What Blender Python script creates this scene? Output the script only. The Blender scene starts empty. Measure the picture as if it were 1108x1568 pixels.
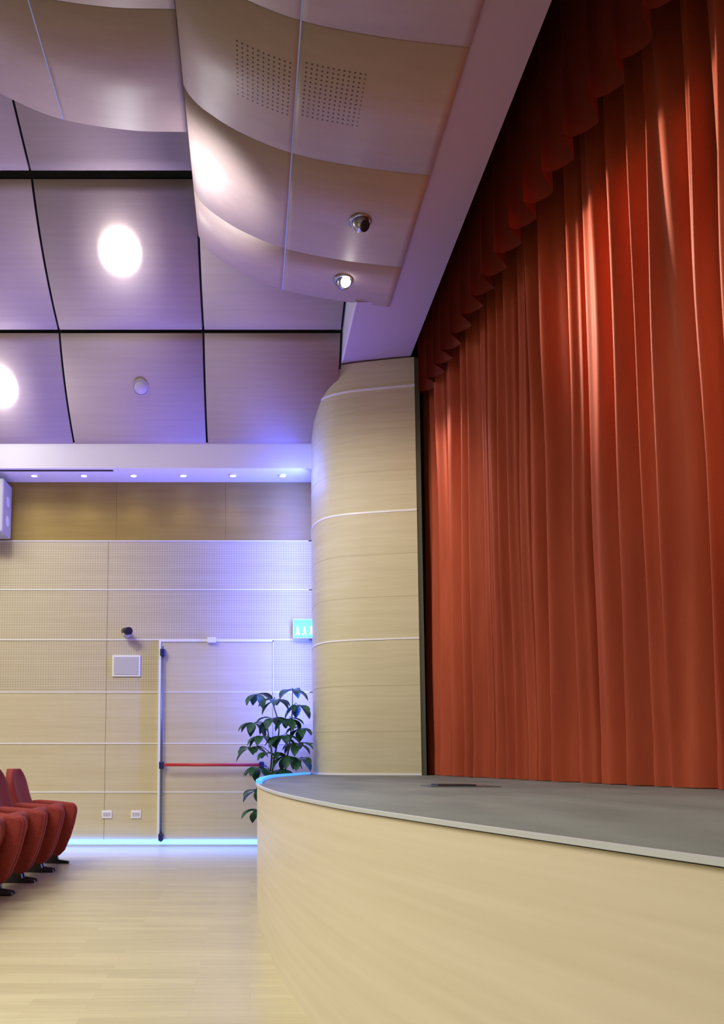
import bpy, bmesh, math, random
from mathutils import Vector, Matrix, noise
random.seed(4)
D=bpy.data; S=bpy.context.scene
S.view_settings.view_transform='Standard'
S.view_settings.look='None'
S.view_settings.exposure=.08
EYE=0.936

# ------------------------------------------------------------ materials
def mat(name,col,rough=.6,metal=0,emit=None,es=0,coat=0,spec=.5,sheen=0):
    m=D.materials.new(name); m.use_nodes=True
    b=m.node_tree.nodes['Principled BSDF']
    b.inputs['Base Color'].default_value=(*col,1); b.inputs['Roughness'].default_value=rough
    b.inputs['Metallic'].default_value=metal; b.inputs['Coat Weight'].default_value=coat
    b.inputs['Specular IOR Level'].default_value=spec
    if coat: b.inputs['Coat Roughness'].default_value=.3
    if sheen:
        b.inputs['Sheen Weight'].default_value=sheen; b.inputs['Sheen Roughness'].default_value=.4
        b.inputs['Sheen Tint'].default_value=(1,.5,.4,1)
    if emit: b.inputs['Emission Color'].default_value=(*emit,1); b.inputs['Emission Strength'].default_value=es
    return m
def N(m,t,**k):
    n=m.node_tree.nodes.new(t)
    for a,v in k.items(): setattr(n,a,v)
    return n
def L(m,a,b): m.node_tree.links.new(a,b)
def math_(m,op,a,b=None,c=None):
    n=N(m,'ShaderNodeMath',operation=op)
    for i,v in enumerate((a,b,c)):
        if v is None: continue
        if isinstance(v,(int,float)): n.inputs[i].default_value=v
        else: L(m,v,n.inputs[i])
    return n.outputs[0]
def noisecol(m,c1,c2,scale,nscale=1.0,detail=5,lo=.3,hi=.7):
    tc=N(m,'ShaderNodeTexCoord'); mp=N(m,'ShaderNodeMapping'); mp.inputs['Scale'].default_value=scale
    L(m,tc.outputs['Object'],mp.inputs['Vector'])
    n=N(m,'ShaderNodeTexNoise'); n.inputs['Scale'].default_value=nscale; n.inputs['Detail'].default_value=detail
    L(m,mp.outputs[0],n.inputs['Vector'])
    r=N(m,'ShaderNodeValToRGB'); r.color_ramp.elements[0].color=(*c1,1); r.color_ramp.elements[1].color=(*c2,1)
    r.color_ramp.elements[0].position=lo; r.color_ramp.elements[1].position=hi
    L(m,n.outputs['Fac'],r.inputs['Fac'])
    return tc,n,r
def wood(name,c1,c2,scale,rough=.5,coat=0,dots=None,spec=.5):
    """dots=(axis1,axis2,pitch,radius,regions[(a0,a1,b0,b1)],dark)"""
    m=mat(name,c1,rough,coat=coat,spec=spec); b=m.node_tree.nodes['Principled BSDF']
    tc,n,r=noisecol(m,c1,c2,scale)
    out=r.outputs['Color']
    if dots:
        ax1,ax2,p,rad,regs,dark=dots
        sp=N(m,'ShaderNodeSeparateXYZ'); L(m,tc.outputs['Object'],sp.inputs[0])
        A=sp.outputs[ax1]; B=sp.outputs[ax2]
        fa=math_(m,'SUBTRACT',math_(m,'FRACT',math_(m,'DIVIDE',A,p)),.5)
        fb=math_(m,'SUBTRACT',math_(m,'FRACT',math_(m,'DIVIDE',B,p)),.5)
        d=math_(m,'SQRT',math_(m,'ADD',math_(m,'MULTIPLY',fa,fa),math_(m,'MULTIPLY',fb,fb)))
        dot=math_(m,'LESS_THAN',d,rad/p)
        tot=None
        for a0,a1,b0,b1 in regs:
            q=math_(m,'MULTIPLY',math_(m,'MULTIPLY',math_(m,'GREATER_THAN',A,a0),math_(m,'LESS_THAN',A,a1)),
                    math_(m,'MULTIPLY',math_(m,'GREATER_THAN',B,b0),math_(m,'LESS_THAN',B,b1)))
            tot=q if tot is None else math_(m,'ADD',tot,q)
        f=math_(m,'MULTIPLY',dot,tot)
        mx=N(m,'ShaderNodeMix',data_type='RGBA'); L(m,f,mx.inputs['Factor']); L(m,out,mx.inputs[6]); mx.inputs[7].default_value=(*dark,1)
        out=mx.outputs[2]
    L(m,out,b.inputs['Base Color'])
    return m

M={}
M['wall']=wood('wall_maple_veneer',(.57,.50,.295),(.63,.565,.355),(1.2,1.2,26),.55)
M['wallperf']=wood('wall_perforated_maple',(.54,.475,.31),(.60,.535,.36),(1.2,1.2,26),.55,dots=(0,2,.028,.006,[(-9,3,1.7,3.4)],(.38,.33,.21)))
M['olive']=wood('wall_dark_oak_band',(.30,.20,.035),(.345,.24,.05),(1.2,1.2,18),.6)
M['column']=wood('proscenium_maple',(.59,.54,.33),(.65,.60,.39),(2,2,30),.55)
M['stageface']=wood('stage_front_maple',(.69,.61,.43),(.75,.67,.49),(1.0,1.0,30),.5)
M['ceil']=wood('ceiling_veneer',(.395,.32,.28),(.42,.345,.305),(1.2,24,24),.8,spec=.2)
M['canopy']=wood('canopy_veneer',(.40,.30,.275),(.43,.325,.30),(1.2,14,14),.5,spec=.4,
   dots=(0,1,.0325,.0065,[(-.10,.262,4.49,4.90),(.33,.70,4.46,4.87)],(.07,.06,.06)))
M['gap']=mat('black_shadow_gap',(.008,.012,.014),.8)
M['trim']=mat('white_aluminium_trim',(.85,.85,.85),.4)
M['bluetrim']=mat('pale_blue_joint_strip',(.40,.45,.8),.4)
M['plaster']=mat('white_plaster',(.75,.74,.74),.7)
M['soffit']=mat('violet_lit_plaster',(.42,.34,.44),.8)  # light grey plaster with the violet lighting tinted into its colour
M['darkwood']=mat('dark_green_jamb',(.10,.11,.07),.6)
M['metal']=mat('brushed_steel',(.6,.6,.62),.3,1)
M['nosing']=mat('aluminium_nosing',(.62,.66,.66),.5,.2)
M['chrome']=mat('satin_chrome',(.4,.4,.42),.3,.9)
M['black']=mat('black_plastic',(.02,.02,.025),.4)
M['greybox']=mat('grey_plastic',(.5,.5,.52),.4)
M['detector']=mat('detector_plastic',(.42,.37,.42),.5)
M['white']=mat('white_plastic',(.85,.85,.85),.35)
M['lamp']=mat('lamp_lens',(1,1,1),.5,emit=(1,.98,.97),es=22)
M['spotlens']=mat('spot_lens',(1,1,1),.5,emit=(1,.95,.85),es=12)
M['led']=mat('led_blue',(.2,.4,1),.5,emit=(.08,.24,1),es=5)
M['ledstage']=mat('led_blue_stage',(.1,.4,1),.5,emit=(.025,.15,1),es=2.6)
M['exit']=mat('exit_sign_glow',(.1,.6,.6),.4,emit=(.12,.66,.85),es=1.0)
M['exitw']=mat('exit_sign_white',(.9,1,1),.4,emit=(.8,1,1),es=1.3)
M['red']=mat('red_push_bar',(.5,.03,.03),.4)
M['bar']=mat('panic_bolt_rod',(.16,.2,.22),.35,.6)
M['bluebolt']=mat('navy_bolt_case',(.01,.02,.1),.3)
M['pot']=mat('terracotta_pot',(.25,.10,.06),.7)
M['soil']=mat('potting_soil',(.03,.02,.012),.95)
M['stem']=mat('plant_stem',(.09,.12,.04),.6)
# leaf
m=mat('leaf_green',(.02,.10,.04),.35); tc,n,r=noisecol(m,(.010,.055,.03),(.035,.14,.06),(6,6,6)); L(m,r.outputs[0],m.node_tree.nodes['Principled BSDF'].inputs['Base Color']); M['leaf']=m
# seat fabric
m=mat('red_seat_fabric',(.33,.03,.015),.8,sheen=.12); tc,n,r=noisecol(m,(.20,.014,.008),(.28,.026,.015),(60,60,60)); L(m,r.outputs[0],m.node_tree.nodes['Principled BSDF'].inputs['Base Color']); M['seat']=m
# velvet
def velvet(name,c1,c2):
    m=mat(name,c1,.65,sheen=.15,spec=.25); b=m.node_tree.nodes['Principled BSDF']
    tc,n,r=noisecol(m,c1,c2,(8,8,1.2),detail=6); L(m,r.outputs[0],b.inputs['Base Color'])
    n2=N(m,'ShaderNodeTexNoise'); n2.inputs['Scale'].default_value=160; L(m,tc.outputs['Object'],n2.inputs['Vector'])
    bp=N(m,'ShaderNodeBump'); bp.inputs['Strength'].default_value=.12; bp.inputs['Distance'].default_value=.01
    L(m,n2.outputs['Fac'],bp.inputs['Height']); L(m,bp.outputs[0],b.inputs['Normal'])
    return m
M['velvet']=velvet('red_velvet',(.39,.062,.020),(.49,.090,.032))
M['velvet_shaded']=velvet('valance_velvet_shaded',(.17,.020,.008),(.22,.028,.012))  # same red velvet, shade under the pelmet darkened into the colour
# stage floor
m=mat('stage_grey_floor',(.2,.2,.2),.55); tc,n,r=noisecol(m,(.145,.175,.155),(.25,.285,.26),(2.0,.8,1),1.5,8); L(m,r.outputs[0],m.node_tree.nodes['Principled BSDF'].inputs['Base Color']); M['stagetop']=m
# parquet
m=mat('parquet',(.5,.4,.2),.34); b=m.node_tree.nodes['Principled BSDF']
tc=N(m,'ShaderNodeTexCoord'); br=N(m,'ShaderNodeTexBrick'); br.offset=.37
br.inputs['Color1'].default_value=(.47,.42,.255,1); br.inputs['Color2'].default_value=(.55,.50,.315,1); br.inputs['Mortar'].default_value=(.43,.38,.22,1)
br.inputs['Scale'].default_value=1; br.inputs['Mortar Size'].default_value=.0010; br.inputs['Brick Width'].default_value=.62; br.inputs['Row Height'].default_value=.075
br.inputs['Bias'].default_value=-.1
L(m,tc.outputs['Object'],br.inputs['Vector'])
mp=N(m,'ShaderNodeMapping'); mp.inputs['Scale'].default_value=(2.5,40,1); L(m,tc.outputs['Object'],mp.inputs['Vector'])
nn=N(m,'ShaderNodeTexNoise'); nn.inputs['Scale'].default_value=1; nn.inputs['Detail'].default_value=5; L(m,mp.outputs[0],nn.inputs['Vector'])
mr=N(m,'ShaderNodeMapRange'); mr.inputs[3].default_value=.80; mr.inputs[4].default_value=1.16; L(m,nn.outputs['Fac'],mr.inputs[0])
mx=N(m,'ShaderNodeMix',data_type='RGBA',blend_type='MULTIPLY'); mx.inputs['Factor'].default_value=1; L(m,br.outputs['Color'],mx.inputs[6]); L(m,mr.outputs[0],mx.inputs[7])
L(m,mx.outputs[2],b.inputs['Base Color']); M['floor']=m

# ------------------------------------------------------------ mesh helpers
def group(name,loc=(0,0,0)):
    e=D.objects.new(name,None); e.location=loc; S.collection.objects.link(e); return e
def obj(name,verts,faces,mats,parent=None,smooth=False,fm=None):
    me=D.meshes.new(name); me.from_pydata([tuple(v) for v in verts],[],faces); me.update()
    o=D.objects.new(name,me); S.collection.objects.link(o)
    for q in (mats if isinstance(mats,(list,tuple)) else [mats]): me.materials.append(M[q])
    if fm:
        for p,i in zip(me.polygons,fm): p.material_index=i
    if smooth:
        for p in me.polygons: p.use_smooth=True
    if parent: o.parent=parent
    return o
def fixn(o):
    bm=bmesh.new(); bm.from_mesh(o.data); bmesh.ops.recalc_face_normals(bm,faces=bm.faces); bm.to_mesh(o.data); bm.free(); return o
def box(name,x0,x1,y0,y1,z0,z1,mt,parent=None,bev=0):
    v=[(x,y,z) for x in(x0,x1) for y in(y0,y1) for z in(z0,z1)]
    f=[(0,1,3,2),(4,6,7,5),(0,4,5,1),(2,3,7,6),(0,2,6,4),(1,5,7,3)]
    o=fixn(obj(name,v,f,mt,parent))
    if bev:
        q=o.modifiers.new('bev','BEVEL'); q.width=bev; q.segments=3
    return o
def grid(name,rows,mt,parent=None,smooth=True,solid=0,off=-1):
    nr=len(rows); nc=len(rows[0]); v=[p for r in rows for p in r]
    f=[(i*nc+j,i*nc+j+1,(i+1)*nc+j+1,(i+1)*nc+j) for i in range(nr-1) for j in range(nc-1)]
    o=obj(name,v,f,mt,parent,smooth)
    if solid:
        q=o.modifiers.new('sol','SOLIDIFY'); q.thickness=solid; q.offset=off
    return o
def cat(pts,n=12):
    P=[Vector(p) for p in pts]; P=[2*P[0]-P[1]]+P+[2*P[-1]-P[-2]]; out=[]
    for i in range(1,len(P)-2):
        a,b,c,d=P[i-1:i+3]
        for k in range(n):
            t=k/n; out.append(.5*((2*b)+(c-a)*t+(2*a-5*b+4*c-d)*t*t+(-a+3*b-3*c+d)*t**3))
    out.append(P[-2]); return out
def ribbon(name,path,z0,z1,t,mt,parent=None,off=0.0):
    """closed vertical band following a plan path; t thickness to the left side of travel"""
    n=len(path); nor=[]
    for i in range(n):
        a=path[max(0,i-1)]; b=path[min(n-1,i+1)]; d=(b-a).normalized(); nor.append(Vector((-d.y,d.x)))
    v=[];f=[]
    for p,q in zip(path,nor):
        a=p+q*off; b=p+q*(off+t)
        v+=[(a.x,a.y,z0),(b.x,b.y,z0),(b.x,b.y,z1),(a.x,a.y,z1)]
    for i in range(n-1):
        for k in range(4):
            f.append((i*4+k,i*4+(k+1)%4,(i+1)*4+(k+1)%4,(i+1)*4+k))
    f+=[(0,1,2,3),((n-1)*4+3,(n-1)*4+2,(n-1)*4+1,(n-1)*4)]
    return fixn(obj(name,v,f,mt,parent))
def cyl(name,p0,p1,r0,r1,mt,parent=None,seg=20,smooth=True):
    p0=Vector(p0);p1=Vector(p1); d=(p1-p0).normalized(); u=d.orthogonal().normalized(); w=d.cross(u)
    v=[];
    for p,r in((p0,r0),(p1,r1)):
        for k in range(seg):
            a=2*math.pi*k/seg; v.append(p+(u*math.cos(a)+w*math.sin(a))*r)
    f=[(k,(k+1)%seg,seg+(k+1)%seg,seg+k) for k in range(seg)]+[tuple(range(seg))[::-1],tuple(range(seg,2*seg))]
    o=fixn(obj(name,v,f,mt,parent))
    if smooth:
        for p in o.data.polygons: p.use_smooth=len(p.vertices)==4
    return o
def lathe(name,prof,c,mt,parent=None,seg=28,axis=(0,0,1)):
    q=Vector((0,0,1)).rotation_difference(Vector(axis)); c=Vector(c); rows=[]
    for r,z in prof:
        rows.append([c+q@Vector((r*math.cos(2*math.pi*k/seg),r*math.sin(2*math.pi*k/seg),z)) for k in range(seg+1)])
    return grid(name,rows,mt,parent)
def sphere(name,c,r,mt,parent=None):
    return lathe(name,[(max(1e-4,r*math.sin(math.pi*i/14)),-r*math.cos(math.pi*i/14)) for i in range(15)],c,mt,parent,24)

WY=8.85  # back wall plane
# ------------------------------------------------------------ floor
box('floor',-9.2,6,-5,WY+.2,-.1,0,'floor')

# ------------------------------------------------------------ back wall
w=group('wall_back')
zs=[0,.585,1.12,1.69,2.28,2.85,3.41]
for i in range(6):
    mt='wallperf' if i>=3 else 'wall'
    for j,(a,b) in enumerate(((-9,-4.05),(-4.05,-1.605),(-1.605,2.2))):
        box(f'panel_{i}_{j}',a+.002,b-.002,WY,WY+.1,zs[i]+.006,zs[i+1]-.006,mt,w)
for j in range(9):
    a=2.2-(j+1)*1.24; box(f'upper_panel_{j}',a+.001,a+1.239,WY,WY+.1,3.42,4.12,'olive',w)
box('backing',-9,2.2,WY+.02,WY+.2,0,6.4,'olive',w)
for i,z in enumerate(zs[1:]):
    box(f'joint_trim_{i}',-9,.66,WY-.006,WY+.02,z-.006,z+.006,'trim',w)
# other walls
box('wall_left',-9.2,-9,-5,WY+.2,0,6.5,'wall')
box('wall_stage_side',3.6,3.75,-2,WY,0,6.5,'darkwood')
box('wall_stage_end',1.72,3.6,8.15,8.25,0,6.5,'darkwood')

# cornice with downlights
c=group('trim_cornice')
ch=3.16+EYE
box('soffit_board',-9,.75,8.43,WY,ch,ch+.03,'plaster',c)
box('fascia',-9,.75,8.40,8.43,ch-.005,3.42+EYE+.02,'plaster',c)
box('air_slot',-9,-1.50,8.46,8.50,ch-.004,ch+.001,'black',c)
for i in range(12):
    x=.36-.552*i
    lathe(f'downlight_ring_{i}',[(.045,0),(.045,-.012),(.032,-.014),(.03,0)],(x,8.62,ch),'white',c)
    cyl(f'downlight_lens_{i}',(x,8.62,ch-.010),(x,8.62,ch-.0),.03,.03,'lamp',c)

# ------------------------------------------------------------ proscenium column (curved wall)
colpath=cat([(.70,8.84),(.665,8.45),(.685,8.18),(.78,7.98),(.98,7.86),(1.3,7.78),(1.65,7.71)],8)
pc=group('wall_proscenium')
ribbon('curved_wall',colpath,0,EYE+4.05,.08,'column',pc)
for i,(z,t) in enumerate(((.80,.016),(2.125,.014),(3.41,.016),(4.69,.016))):
    ribbon(f'trim_{i}',colpath,z-t/2*1.2,z+t/2*1.2,.006,'trim',pc,-.006)
for i,z in enumerate((1.22,1.67,2.55,2.98,3.83,4.26)):
    ribbon(f'veneer_joint_{i}',colpath,z-.003,z+.003,.003,'wall',pc,-.002)
box('jamb',1.645,1.70,7.72,8.2,.79,EYE+4.05,'darkwood',pc)

# ------------------------------------------------------------ pelmet
p=group('trim_pelmet'); pz=EYE+4.07
box('soffit',1.22,1.62,-2,6.80,pz,pz+.05,'soffit',p)
box('soffit_return',.95,1.62,6.80,8.2,pz,pz+.05,'soffit',p)
box('soffit_end_riser',.95,1.24,6.78,6.80,pz,pz+.5,'soffit',p)
box('auditorium_face',.93,.95,6.78,8.4,pz-.0,6.5,'plaster',p)
box('stage_face',1.60,1.62,-2,8.4,pz+.05,6.5,'soffit',p)
box('stage_ceiling',1.62,3.75,-2,8.4,6.4,6.5,'gap',p)

# ------------------------------------------------------------ main ceiling
ce=group('ceiling')
def bez(a,m_,b,n=12):
    a,m_,b=map(Vector,(a,m_,b)); c_=2*m_-(a+b)/2
    return [(1-t)**2*a+2*t*(1-t)*c_+t*t*b for t in [k/n for k in range(n+1)]]
segs=[[(8.41,3.42),(7.96,3.82),(7.655,4.27)],[(7.625,4.29),(7.02,4.63),(6.575,5.08)],[(6.51,5.11),(5.94,5.33),(5.4,5.55)],
      [(5.37,5.56),(4.8,5.60),(4.1,5.62)],[(4.07,5.62),(3.3,5.63),(2.6,5.64)],[(2.57,5.64),(1.5,5.65),(.5,5.65)],[(.47,5.65),(-1,5.65),(-2,5.65)]]
xs=[.915,-.47,-1.915,-3.36,-4.8,-6.25,-7.7,-9.0]
for i,s in enumerate(segs):
    pr=bez(*s)
    for j in range(len(xs)-1):
        a=xs[j]-.011; b=xs[j+1]+.011
        rows=[[(x,q.x,q.y+EYE) for x in (a,b)] for q in pr]
        grid(f'panel_{i}_{j}',rows,'ceil',ce,True,.03,1)
    rows=[[(x,q.x+.04,q.y+EYE+.05) for x in (.93,-9)] for q in pr]
    grid(f'dark_backing_{i}',rows,'gap',ce,True)
box('slab',-9.2,3.75,-2,WY+.2,6.68,6.8,'plaster',ce)

# ceiling lamps
def ceil_lamp(name,x,y,h,nrm,lit,r=.15):
    g=group(name); c0=Vector((x,y,h+EYE))-Vector(nrm).normalized()*.02
    lathe('bezel',[(r*1.08,0),(r*1.08,.035),(r,.04),(r*.97,.02)],c0,'lamp' if lit else 'detector',g,axis=nrm)
    lathe('diffuser',[(r*.98,.03),(r*.8,.05),(r*.4,.062),(1e-4,.066)],c0,'lamp' if lit else 'detector',g,axis=nrm)
    if lit:
        l=D.lights.new(name+'_bulb','POINT'); l.energy=10; l.shadow_soft_size=.09; l.color=(.90,.90,1)
        o=D.objects.new('bulb',l); n=Vector(nrm).normalized(); o.location=Vector((x,y,h+EYE))+n*.30; S.collection.objects.link(o); o.parent=g
nb=(0,-.58,-.81)
ceil_lamp('ceiling_lamp',-1.20,6.97,4.66,nb,True,.165)
ceil_lamp('ceiling_lamp.001',-2.60,7.93,3.84,(0,-.74,-.67),True,.165)
ceil_lamp('smoke_detector',-1.13,7.93,3.84,(0,-.74,-.67),False,.075)
ceil_lamp('ceiling_lamp.002',-4.1,6.97,4.66,nb,True,.165)

# ------------------------------------------------------------ canopies
def canopy(name,prof,xj,ys):
    g=group(name); pr=cat(prof,10)
    bounds=[-99]+xj+[99]
    for k in range(len(bounds)-1):
        a,b=bounds[k]+.004,bounds[k+1]-.004
        def at(x):
            for u,v in zip(pr[:-1],pr[1:]):
                lo,hi=(u,v) if u.x<v.x else (v,u)
                if lo.x<=x<=hi.x: return Vector((x,lo.y+(hi.y-lo.y)*(x-lo.x)/max(1e-6,hi.x-lo.x)))
        pts=[q for q in pr if a<q.x<b]
        if k>0: pts=[at(a)]+pts
        if k<len(bounds)-2: pts=pts+[at(b)]
        for i in range(len(ys)-1):
            y0,y1=ys[i]-.004,ys[i+1]+.004
            if i==0: y0=ys[0]
            rows=[[(q.x,y,q.y+EYE) for y in (y0,y1)] for q in pts]
            grid(f'panel_{k}_{i}',rows,'canopy',g,True,.05,1)
        if k>0:
            rows=[[(x,y,at(x).y+EYE-.001) for y in(ys[0],ys[-1])] for x in (bounds[k]-.0055,bounds[k]+.0055)]
            grid(f'joint_strip_{k}',rows,'bluetrim',g,False)
    rows=[[(q.x,y,q.y+EYE+.02) for y in (ys[0]-.03,ys[-1])] for q in pr]
    grid('dark_core',rows,'gap',g,True)
    return g
canopy('ceiling_canopy',[(-.47,4.73),(-.42,4.64),(-.31,4.53),(-.07,4.37),(.29,4.215),(.75,4.115),(1.25,4.05)],[.29],[6.82,6.25,5.21,4.21,3.2,2.2,1.2,.2,-1])
canopy('ceiling_canopy.001',[(-2.45,5.45),(-2.15,5.22),(-1.83,5.02),(-1.43,4.85),(-.91,4.76),(-.475,4.745)],[-1.42],[5.65,4.66,3.66,2.66,1.66,.66,-1])
# eyeball spots
def eyeball(name,x,y,h,aim,lit):
    g=group(name); a=Vector(aim).normalized()
    lathe('ring',[(.085,0),(.085,-.01),(.06,-.014),(.06,0)],(x,y,h+EYE),'chrome',g)
    c0=Vector((x,y,h+EYE-.02)); sphere('ball',c0,.062,'chrome',g)
    cyl('lens',c0+a*.045,c0+a*.064,.042,.040,'spotlens' if lit else 'black',g)
eyeball('eyeball_spotlight',.84,5.74,4.097,(.6,-.5,-.8),False)
eyeball('eyeball_spotlight.001',.80,6.50,4.102,(.25,-.9,-.55),True)

# ------------------------------------------------------------ stage
st=group('stage_platform')
lip=cat([(.66,8.60),(.44,7.85),(.17,6.77),(.045,5.17),(.10,3.85),(.255,2.75),(.43,2.05),(.62,1.417),(.80,.85),(1.05,0),(1.35,-1.2)],14)
SH=.79
n=len(lip)
v=[(q.x,q.y,SH) for q in lip]+[(3.6,-1.2,SH),(3.6,8.6,SH)]
top=obj('stage_floor',v,[tuple(range(len(v)))],'stagetop',st); fixn(top)
if top.data.polygons[0].normal.z<0: top.data.flip_normals()
ribbon('front_fascia',lip,0,SH-.009,.04,'stageface',st)
ribbon('nosing',lip,SH-.009,SH+.002,.018,'nosing',st,-.006)
ribbon('shadow_reveal',lip,SH-.012,SH-.008,.03,'black',st,-.001)
far=[q for q in lip if 4.9<q.y<8.4]
ribbon('led_edge',far,SH-.006,SH+.020,.04,'ledstage',st,-.008)
fb=group('stage_floor_box')
box('plate',.98,1.36,4.35,4.62,SH,SH+.005,'bar',fb,.002)
box('lid',1.03,1.24,4.40,4.57,SH+.005,SH+.013,'black',fb,.002)

# ------------------------------------------------------------ curtain
def sample(pts,step):
    path=cat(pts,60); s=[0]
    for a,b in zip(path[:-1],path[1:]): s.append(s[-1]+(b-a).length)
    Lh=s[-1]; nn=int(Lh/step); P=[];T=[]; j=0
    for k in range(nn+1):
        t=k*Lh/nn
        while j<len(s)-2 and s[j+1]<t: j+=1
        P.append(path[j].lerp(path[j+1],(t-s[j])/(s[j+1]-s[j]))); T.append(t)
    F=[]
    for k in range(nn+1):
        d=(P[min(nn,k+3)]-P[max(0,k-3)]).normalized(); nr=Vector((-d.y,d.x))
        if nr.x>0: nr=-nr
        F.append((P[k],T[k],d,nr))
    return F
def main_drape(name,pts,z0,z1,parent,zn=44):
    F=sample(pts,.0075)
    # irregular fold layout along the run
    edges=[0]; rnd=random.Random(12)
    while edges[-1]<F[-1][1]+.5: edges.append(edges[-1]+rnd.choice((.13,.16,.19,.22,.26,.30)))
    amps=[rnd.uniform(.15,.22) for _ in edges]; tilt=[rnd.uniform(-.3,.3) for _ in edges]
    rows=[]
    for iz in range(zn+1):
        w_=iz/zn; z=z0+(z1-z0)*w_; row=[]
        for q,t,d,nr in F:
            tt=t+.06*noise.noise(Vector((t*.7,w_*2.2,3)))*(1.3-w_)+.012*noise.noise(Vector((t*2,w_*5,8)))
            i=0
            lo,hi=0,len(edges)-2
            while lo<hi:
                mid=(lo+hi+1)//2
                if edges[mid]<=tt: lo=mid
                else: hi=mid-1
            i=lo; u=min(1,max(0,(tt-edges[i])/(edges[i+1]-edges[i])))
            A=amps[i]*(edges[i+1]-edges[i])/.21
            A=min(A,.22)
            # rounded roll with deep narrow valley
            r_=math.sin(math.pi*u)
            f=r_**.75
            ripple=.14*math.sin(2*math.pi*u*2+i*1.7+2*noise.noise(Vector((i,w_*1.5,1))))*r_
            fl=1+.3*noise.noise(Vector((i*3.1,w_*2,4)))
            off=A*fl*(f-.6+ripple)*(1.0-.22*w_)+.008*noise.noise(Vector((t*9,w_*3,0)))
            if z<z0+.21: off+=.006
            lean=tilt[i]*A*r_
            x=q+nr*off+d*lean; row.append((x.x,x.y,z))
        rows.append(row)
    return grid(name,rows,'velvet',parent,True)
def valance(name,pts,z0,z1,parent,wl=.27,zn=12):
    F=sample(pts,.0075); rows=[]
    for iz in range(zn+1):
        w_=iz/zn; row=[]
        for q,t,d,nr in F:
            ph=(t+.05*noise.noise(Vector((t*1.5,2,0))))/wl; i=math.floor(ph); u=ph-i
            # knife pleat: long outward ramp, short tucked return
            if u<.72: f=u/.72; back=0
            else: f=1-(u-.72)/.28; back=math.sin(math.pi*(u-.72)/.28)
            f=f*f*(3-2*f)*.25+f*.75
            A=.17*(1-.15*w_)
            off=A*(f-.5); side=d*(-.06*back)
            z=z0+(z1-z0)*w_-(.012*f+.015*noise.noise(Vector((i*1.3,5,0))))*(1-w_)
            x=q+nr*off+side; row.append((x.x,x.y,z))
        rows.append(row)
    return grid(name,rows,'velvet_shaded',parent,True)
sc=group('stage_curtain')
main_drape('main_drape',[(1.90,8.05),(1.87,7.75),(2.06,6),(2.21,5),(2.37,3.85),(2.59,2),(2.74,.2),(2.78,-1)],SH+.004,6.1,sc)
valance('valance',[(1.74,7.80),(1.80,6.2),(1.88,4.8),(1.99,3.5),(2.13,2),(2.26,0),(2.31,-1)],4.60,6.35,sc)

# ------------------------------------------------------------ door and wall fittings
d=group('door_1')
for nm,a in (('leaf_left',(-1.0,-.3745)),('leaf_right',(-.374,.245))):
    box(nm,a[0]+.01*(a[0]<-.9),a[1],WY-.012,WY+.01,.02,2.25,'wall',d)
box('frame_left',-1.02,-.995,WY-.025,WY,0,2.275,'trim',d); box('frame_right',.250,.262,WY-.02,WY,1.69,2.27,'trim',d)
box('frame_right_lower',.250,.262,WY-.02,WY,0,1.69,'wall',d)
box('frame_top',-1.02,.262,WY-.02,WY,2.255,2.27,'trim',d)
for i,z in enumerate((.585,1.12,1.69)): box(f'door_joint_{i}',-.99,.245,WY-.016,WY-.011,z-.005,z+.005,'trim',d)
cyl('bolt_rod',(-.975,WY-.05,.05),(-.975,WY-.05,2.2),.012,.012,'bar',d)
for i,z in enumerate((.10,.88,2.13)): box(f'bolt_case_{i}',-1.0,-.95,WY-.08,WY-.012,z-.04,z+.04,'bluebolt',d,.008)
cyl('push_bar',(-.94,WY-.10,.885),(.12,WY-.10,.885),.017,.017,'red',d)
box('push_bar_end',.10,.15,WY-.12,WY-.012,.85,.92,'bluebolt',d,.008)
box('door_closer',-.48,-.38,WY-.06,WY-.01,2.24,2.30,'white',d,.008)
a=group('wall_access_panel'); box('frame',-1.54,-1.225,WY-.015,WY,1.865,2.105,'trim',a,.003); box('plate',-1.52,-1.245,WY-.02,WY-.01,1.885,2.085,'greybox',a,.002)
a=group('security_camera'); box('bracket',-1.40,-1.34,WY-.06,WY,2.33,2.39,'white',a,.008)
cyl('body',(-1.40,WY-.05,2.37),(-1.33,WY-.19,2.35),.04,.043,'black',a); sphere('dome',(-1.375,WY-.09,2.33),.042,'greybox',a)
for i,(x,s_) in enumerate(((-1.575,''),(-1.255,'.001'))):
    a=group('wall_socket'+s_); box('plate',x-.055,x+.055,WY-.012,WY,.30,.385,'white',a,.004)
    for k in (-.028,.0,.028): box(f'module_{k}',x+k-.011,x+k+.011,WY-.016,WY-.01,.322,.363,'greybox',a,.002)
# exit sign
e=group('exit_sign'); box('housing',.475,.725,WY-.10,WY-.02,2.285,2.50,'white',e,.006)
box('stem_mount',.55,.66,WY-.03,WY,2.35,2.45,'white',e)
box('panel',.482,.718,WY-.104,WY-.099,2.292,2.493,'exit',e)
for k,x in enumerate((.525,.60,.675)):
    cyl(f'figure_head_{k}',(x,WY-.107,2.405),(x,WY-.104,2.405),.011,.011,'exitw',e)
    obj(f'figure_body_{k}',[(x-.012,WY-.106,2.39),(x+.012,WY-.106,2.39),(x+.016,WY-.106,2.355),(x+.024,WY-.106,2.315),(x+.012,WY-.106,2.315),(x,WY-.106,2.345),(x-.014,WY-.106,2.315),(x-.026,WY-.106,2.315),(x-.010,WY-.106,2.355)],[tuple(range(9))],'exitw',e)
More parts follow.
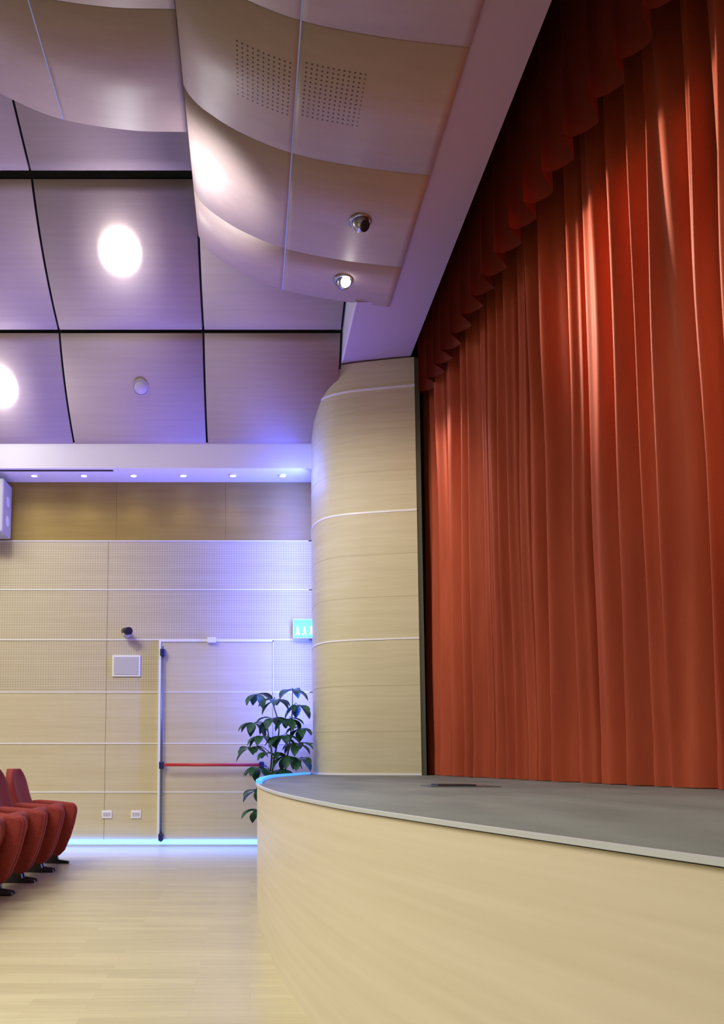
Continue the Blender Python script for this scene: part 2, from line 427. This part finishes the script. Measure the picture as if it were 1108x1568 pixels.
# speaker
s=group('wall_loudspeaker'); box('cabinet',-3.02,-2.70,8.50,WY-.03,3.42,4.02,'greybox',s,.02)
cyl('woofer',(-2.86,8.50,3.6),(-2.86,8.49,3.6),.11,.11,'black',s); cyl('tweeter',(-2.86,8.50,3.86),(-2.86,8.49,3.86),.05,.05,'black',s)
cyl('port_a',(-2.698,8.66,3.58),(-2.695,8.66,3.58),.06,.06,'white',s); cyl('port_b',(-2.698,8.66,3.80),(-2.695,8.66,3.80),.06,.06,'white',s)
box('bracket',-2.9,-2.8,WY-.05,WY,3.6,3.8,'black',s)
# LED baseboard
b=group('baseboard_back'); box('profile',-9,.62,WY-.03,WY,0,.02,'nosing',b); box('led_strip',-9,.62,WY-.035,WY-.005,.02,.07,'led',b)

# ------------------------------------------------------------ seats
def pad(name,prof,y0,y1,mt,parent,bev=.03,taper=None):
    """profile in XZ extruded along Y with rounded edges"""
    v=[];n_=len(prof)
    for y in (y0,y1): v+=[(x,y,z) for x,z in prof]
    f=[tuple(range(n_)),tuple(range(2*n_-1,n_-1,-1))]+[(i,(i+1)%n_,n_+(i+1)%n_,n_+i) for i in range(n_)]
    o=fixn(obj(name,v,f,mt,parent))
    q=o.modifiers.new('b','BEVEL'); q.width=bev; q.segments=4; q.limit_method='ANGLE'; q.angle_limit=math.radians(50)
    return o
def arc2(cx,cz,r,a0,a1,n_=6): return [(cx+r*math.cos(math.radians(a0+(a1-a0)*k/n_)),cz+r*math.sin(math.radians(a0+(a1-a0)*k/n_))) for k in range(n_+1)]
def seat(name,x,y,rot=0):
    g=group(name,(x,y,0))
    rows=[]; nW=14; W=.235
    def outline(t): return W*(1-max(0,(t-.72)/.28)**2.6*.55)
    for i in range(17):
        t=i/16; z=.30+.56*t; xb=-.30-.20*t-.03*math.sin(t*3.1)
        hw=outline(t); rf=[];rb=[]
        th=.075*(1-.55*t**4)
        for k in range(nW+1):
            u=-1+2*k/nW; cur=.05*u*u
            e=max(0,1-abs(u)**6)
            rf.append((xb+cur+th*.5*e+.01,u*hw,z)); rb.append((xb+cur-th*.5*e-.01,u*hw,z))
        rows.append(rf+rb[::-1]+[rf[0]])
    o=grid('backrest',rows,'seat',g,True)
    me=o.data; bm=bmesh.new(); bm.from_mesh(me); bmesh.ops.remove_doubles(bm,verts=bm.verts,dist=1e-5); bmesh.ops.holes_fill(bm,edges=[e_ for e_ in bm.edges if e_.is_boundary]); bmesh.ops.recalc_face_normals(bm,faces=bm.faces); bm.to_mesh(me); bm.free()
    pad('seat_cushion',[(-.28,.28),(-.20,.22),(-.12,.26),(-.06,.42),(-.055,.53),(-.10,.56),(-.16,.53),(-.24,.40)],-.20,.20,'seat',g,.03)
    for nm,yy in(('side_panel_near',-.25),('side_panel_far',.25)):
        prof=[(-.28,.10),(-.12,.06)]+[(-.06,.12),(-.01,.24),(.025,.36),(.045,.46)]+arc2(-.015,.49,.06,0,90,5)+[(-.15,.565),(-.30,.575),(-.38,.57),(-.385,.50),(-.34,.30)]
        pad(nm,prof,yy-.035,yy+.035,'seat',g,.028)
        pad(nm.replace('side_panel','foot'),[(-.25,.10),(-.13,.10),(-.115,.035),(-.02,.02),(-.02,0),(-.34,0),(-.34,.02),(-.25,.035)],yy-.022,yy+.022,'black',g,.006)
    g.rotation_euler.z=rot
    return g
k=0
for row in range(3):
    for i in range(6):
        nm='auditorium_seat' if k==0 else f'auditorium_seat.{k:03d}'
        seat(nm,-1.63-.95*row-.0*i,7.12-.58*i,0); k+=1

# ------------------------------------------------------------ plant
pl=group('potted_schefflera')
PX,PY=.28,8.36
lathe('pot',[(.001,0),(.10,0),(.135,.27),(.15,.28),(.15,.31),(.13,.31),(.125,.27),(.001,.27)],(PX,PY,0),'pot',pl)
cyl('soil',(PX,PY,.26),(PX,PY,.285),.125,.125,'soil',pl)
def tube(name,pts,r,mt,parent,n=8):
    path=cat([Vector(q) for q in pts],n); rows=[]
    for i,q in enumerate(path):
        a=path[max(0,i-1)]; b=path[min(len(path)-1,i+1)]; dd=(b-a).normalized(); u=dd.orthogonal().normalized(); w_=dd.cross(u)
        rr=r*(1-.55*i/len(path)); rows.append([q+(u*math.cos(2*math.pi*k/8)+w_*math.sin(2*math.pi*k/8))*rr for k in range(9)])
    return grid(name,rows,mt,parent)
stems=[[(PX-.03,PY,.27),(PX-.05,PY-.02,.8),(PX+.02,PY-.04,1.25),(PX-.04,PY-.05,1.52)],
       [(PX+.03,PY-.02,.27),(PX+.08,PY-.04,.8),(PX+.14,PY-.06,1.2),(PX+.16,PY-.07,1.50)],
       [(PX,PY-.04,.27),(PX-.08,PY-.07,.6),(PX-.06,PY-.09,1.0),(PX-.10,PY-.10,1.25)]]
for i,s_ in enumerate(stems): tube(f'stem_{i}',s_,.012,'stem',pl)
lv=[];lf=[]
def leaflet(base,dirv,length,width):
    d_=Vector(dirv).normalized(); side=d_.cross(Vector((0,0,1)))
    if side.length<.1: side=Vector((1,0,0))
    side.normalize(); p_=Vector(base); nseg=8; b0=len(lv); cur=d_.copy()
    for i in range(nseg+1):
        t=i/nseg; w_=width*max(0,math.sin(math.pi*min(1,t*.98+.02)**1.25))*.5+.001
        up=side.cross(cur).normalized()
        lv.extend([p_-side*w_+up*w_*.35,p_.copy(),p_+side*w_+up*w_*.35])
        cur=(cur+Vector((0,0,-.17))).normalized(); p_=p_+cur*(length/nseg)
    for i in range(nseg):
        a=b0+i*3; lf.append((a,a+1,a+4,a+3)); lf.append((a+1,a+2,a+5,a+4))
clusters=[(.08,1.62,-.05),(.44,1.66,-.02),(.26,1.55,-.1),(.50,1.50,-.05),(.04,1.32,0),(.22,1.36,-.14),(.40,1.36,-.10),(.52,1.26,-.05),(.12,1.18,-.1),(.33,1.18,-.16),(.48,1.10,-.12),(.0,1.06,-.02),(.22,1.0,-.14),(.38,.98,-.15),(.50,.95,-.1),(.08,.86,-.05),(.30,.84,-.12),(.08,.62,0.0),(.22,.7,-.1),(.08,.42,-.02)]
for i,(x,z,dy) in enumerate(clusters):
    c0=Vector((x,PY-.08+dy,z)); s_=min(stems,key=lambda s__:min((Vector(q)-c0).length for q in s__))
    cand=[q for q in cat([Vector(q) for q in s_],6) if q.z<z-.03] or [Vector(s_[0])]
    b_=min(cand,key=lambda q:(q-c0).length)
    mid=(b_+c0)/2+Vector((0,0,.05)); tube(f'petiole_{i}',[b_,mid,c0],.005,'stem',pl,5)
    nl=random.choice((6,7,7)); a0=random.random()*6
    for k in range(nl):
        a=a0+2*math.pi*k/nl; lx=math.cos(a); ln=random.uniform(.17,.235)
        if lx>0: ln=min(ln,max(.08,(.65-x)/max(.1,lx)))
        leaflet(c0,(lx,math.sin(a)*.8,random.uniform(-.25,.45)),ln,.092)
for q in lv: q.y=min(q.y,WY-.03); q.x=min(q.x,.655)
obj('leaves',lv,lf,'leaf',pl,True)

# ------------------------------------------------------------ lights
def area(name,loc,tgt,e_,col,sx,sy=None,spread=180):
    l=D.lights.new(name,'AREA'); l.energy=e_; l.color=col; l.shape='RECTANGLE'; l.size=sx; l.size_y=sy or sx; l.spread=math.radians(spread)
    o=D.objects.new(name,l); o.location=loc; o.rotation_euler=(Vector(tgt)-Vector(loc)).to_track_quat('-Z','Y').to_euler(); S.collection.objects.link(o); return o
def spot(name,loc,tgt,e_,col,ang,blend=.6,r=.05):
    l=D.lights.new(name,'SPOT'); l.energy=e_; l.color=col; l.spot_size=math.radians(ang); l.spot_blend=blend; l.shadow_soft_size=r
    o=D.objects.new(name,l); o.location=loc; o.rotation_euler=(Vector(tgt)-Vector(loc)).to_track_quat('-Z','Y').to_euler(); S.collection.objects.link(o); return o
def point(name,loc,e_,col,r=.1):
    l=D.lights.new(name,'POINT'); l.energy=e_; l.color=col; l.shadow_soft_size=r
    o=D.objects.new(name,l); o.location=loc; S.collection.objects.link(o); return o
W_=(1,.95,.86)
area('room_fill_main',(-2.2,.2,5.3),(-1.6,2.6,0),88,W_,3,2.5,95)  # broad unseen panel added to fill the hall with warm light
area('room_fill_side',(-4.8,4.0,6.0),(-3.4,5.5,0),180,W_,3,3,120)  # second added fill from the left, no fixture behind it
spot('stage_wash_near',(.9,5.9,4.75),(2.4,3.6,3.3),560,(1,.78,.62),62,.9,.12)
spot('stage_wash_front',(.2,2.2,4.6),(2.5,3.0,3.2),130,(1,.78,.60),52,1,.12)
spot('stage_wash_far',(1.0,7.62,4.7),(1.88,7.05,3.5),120,(1,.82,.68),48,.8,.08)
spot('eyeball_beam',(.82,6.36,4.9),(.9,3.2,.8),60,W_,80)
spot('back_wall_fill',(-2.9,5.2,5.5),(-2.5,8.85,1.4),250,W_,56,.9,.3)  # unseen spot added to brighten the back wall
spot('column_fill',(-.6,4.2,4.6),(1.1,7.8,2.7),360,W_,50,1,.2)  # added fill that lifts the column, no lamp stands there
spot('stage_front_fill',(-1.2,.6,4.6),(.4,2.6,.4),90,W_,60,.9,.3)  # extra unseen light added for the stage face and nearby floor
spot('canopy_glow_fill',(-1.95,4.6,3.7),(-.33,5.90,5.46),750,(.97,.98,1),26,1,.1)  # out-of-view spot added to make the bright patch on the canopy
spot('canopy_glow_fill_core',(-1.95,4.6,3.7),(-.38,5.86,5.50),650,(.97,.98,1),12,1,.1)  # narrower added spot for the centre of that bright patch
area('violet_uplight',(-1.4,7.45,1.5),(-1.4,7.5,5),38,(.32,.26,1),4.0,.4,75)
for i in range(6): spot(f'cornice_beam_{i}',(.36-.552*i,8.62,ch-.03),(.36-.552*i,8.80,2.5),4,(1,.85,.6),85,1)
point('blue_corner_high',(.42,8.15,3.95),11,(.08,.14,1),.05)
area('blue_corner_strip',(.60,8.40,2.6),(-.2,8.85,2.6),90,(.05,.09,1),.08,2.8)
area('blue_floor_wash',(-1.6,8.72,.10),(-1.6,7.9,.0),5,(.22,.36,1),4.5,.05)

wd=D.worlds.new('w'); S.world=wd; wd.use_nodes=True
bg=wd.node_tree.nodes['Background']; bg.inputs[0].default_value=(1,.95,.90,1); bg.inputs[1].default_value=.24

# ------------------------------------------------------------ camera
cam=D.cameras.new('camera'); co=D.objects.new('camera',cam); S.collection.objects.link(co); S.camera=co
th=math.radians(5); co.location=(0,0,EYE); co.rotation_euler=(math.pi/2+th,0,0)
cam.sensor_fit='VERTICAL'; cam.sensor_height=36; cam.sensor_width=36*1622/2296
f=1220; cam.lens=f/1568*36; cam.clip_start=.02
py=1164-f*math.tan(th)
cam.shift_x=(554-383)/1568; cam.shift_y=(py-784)/1568
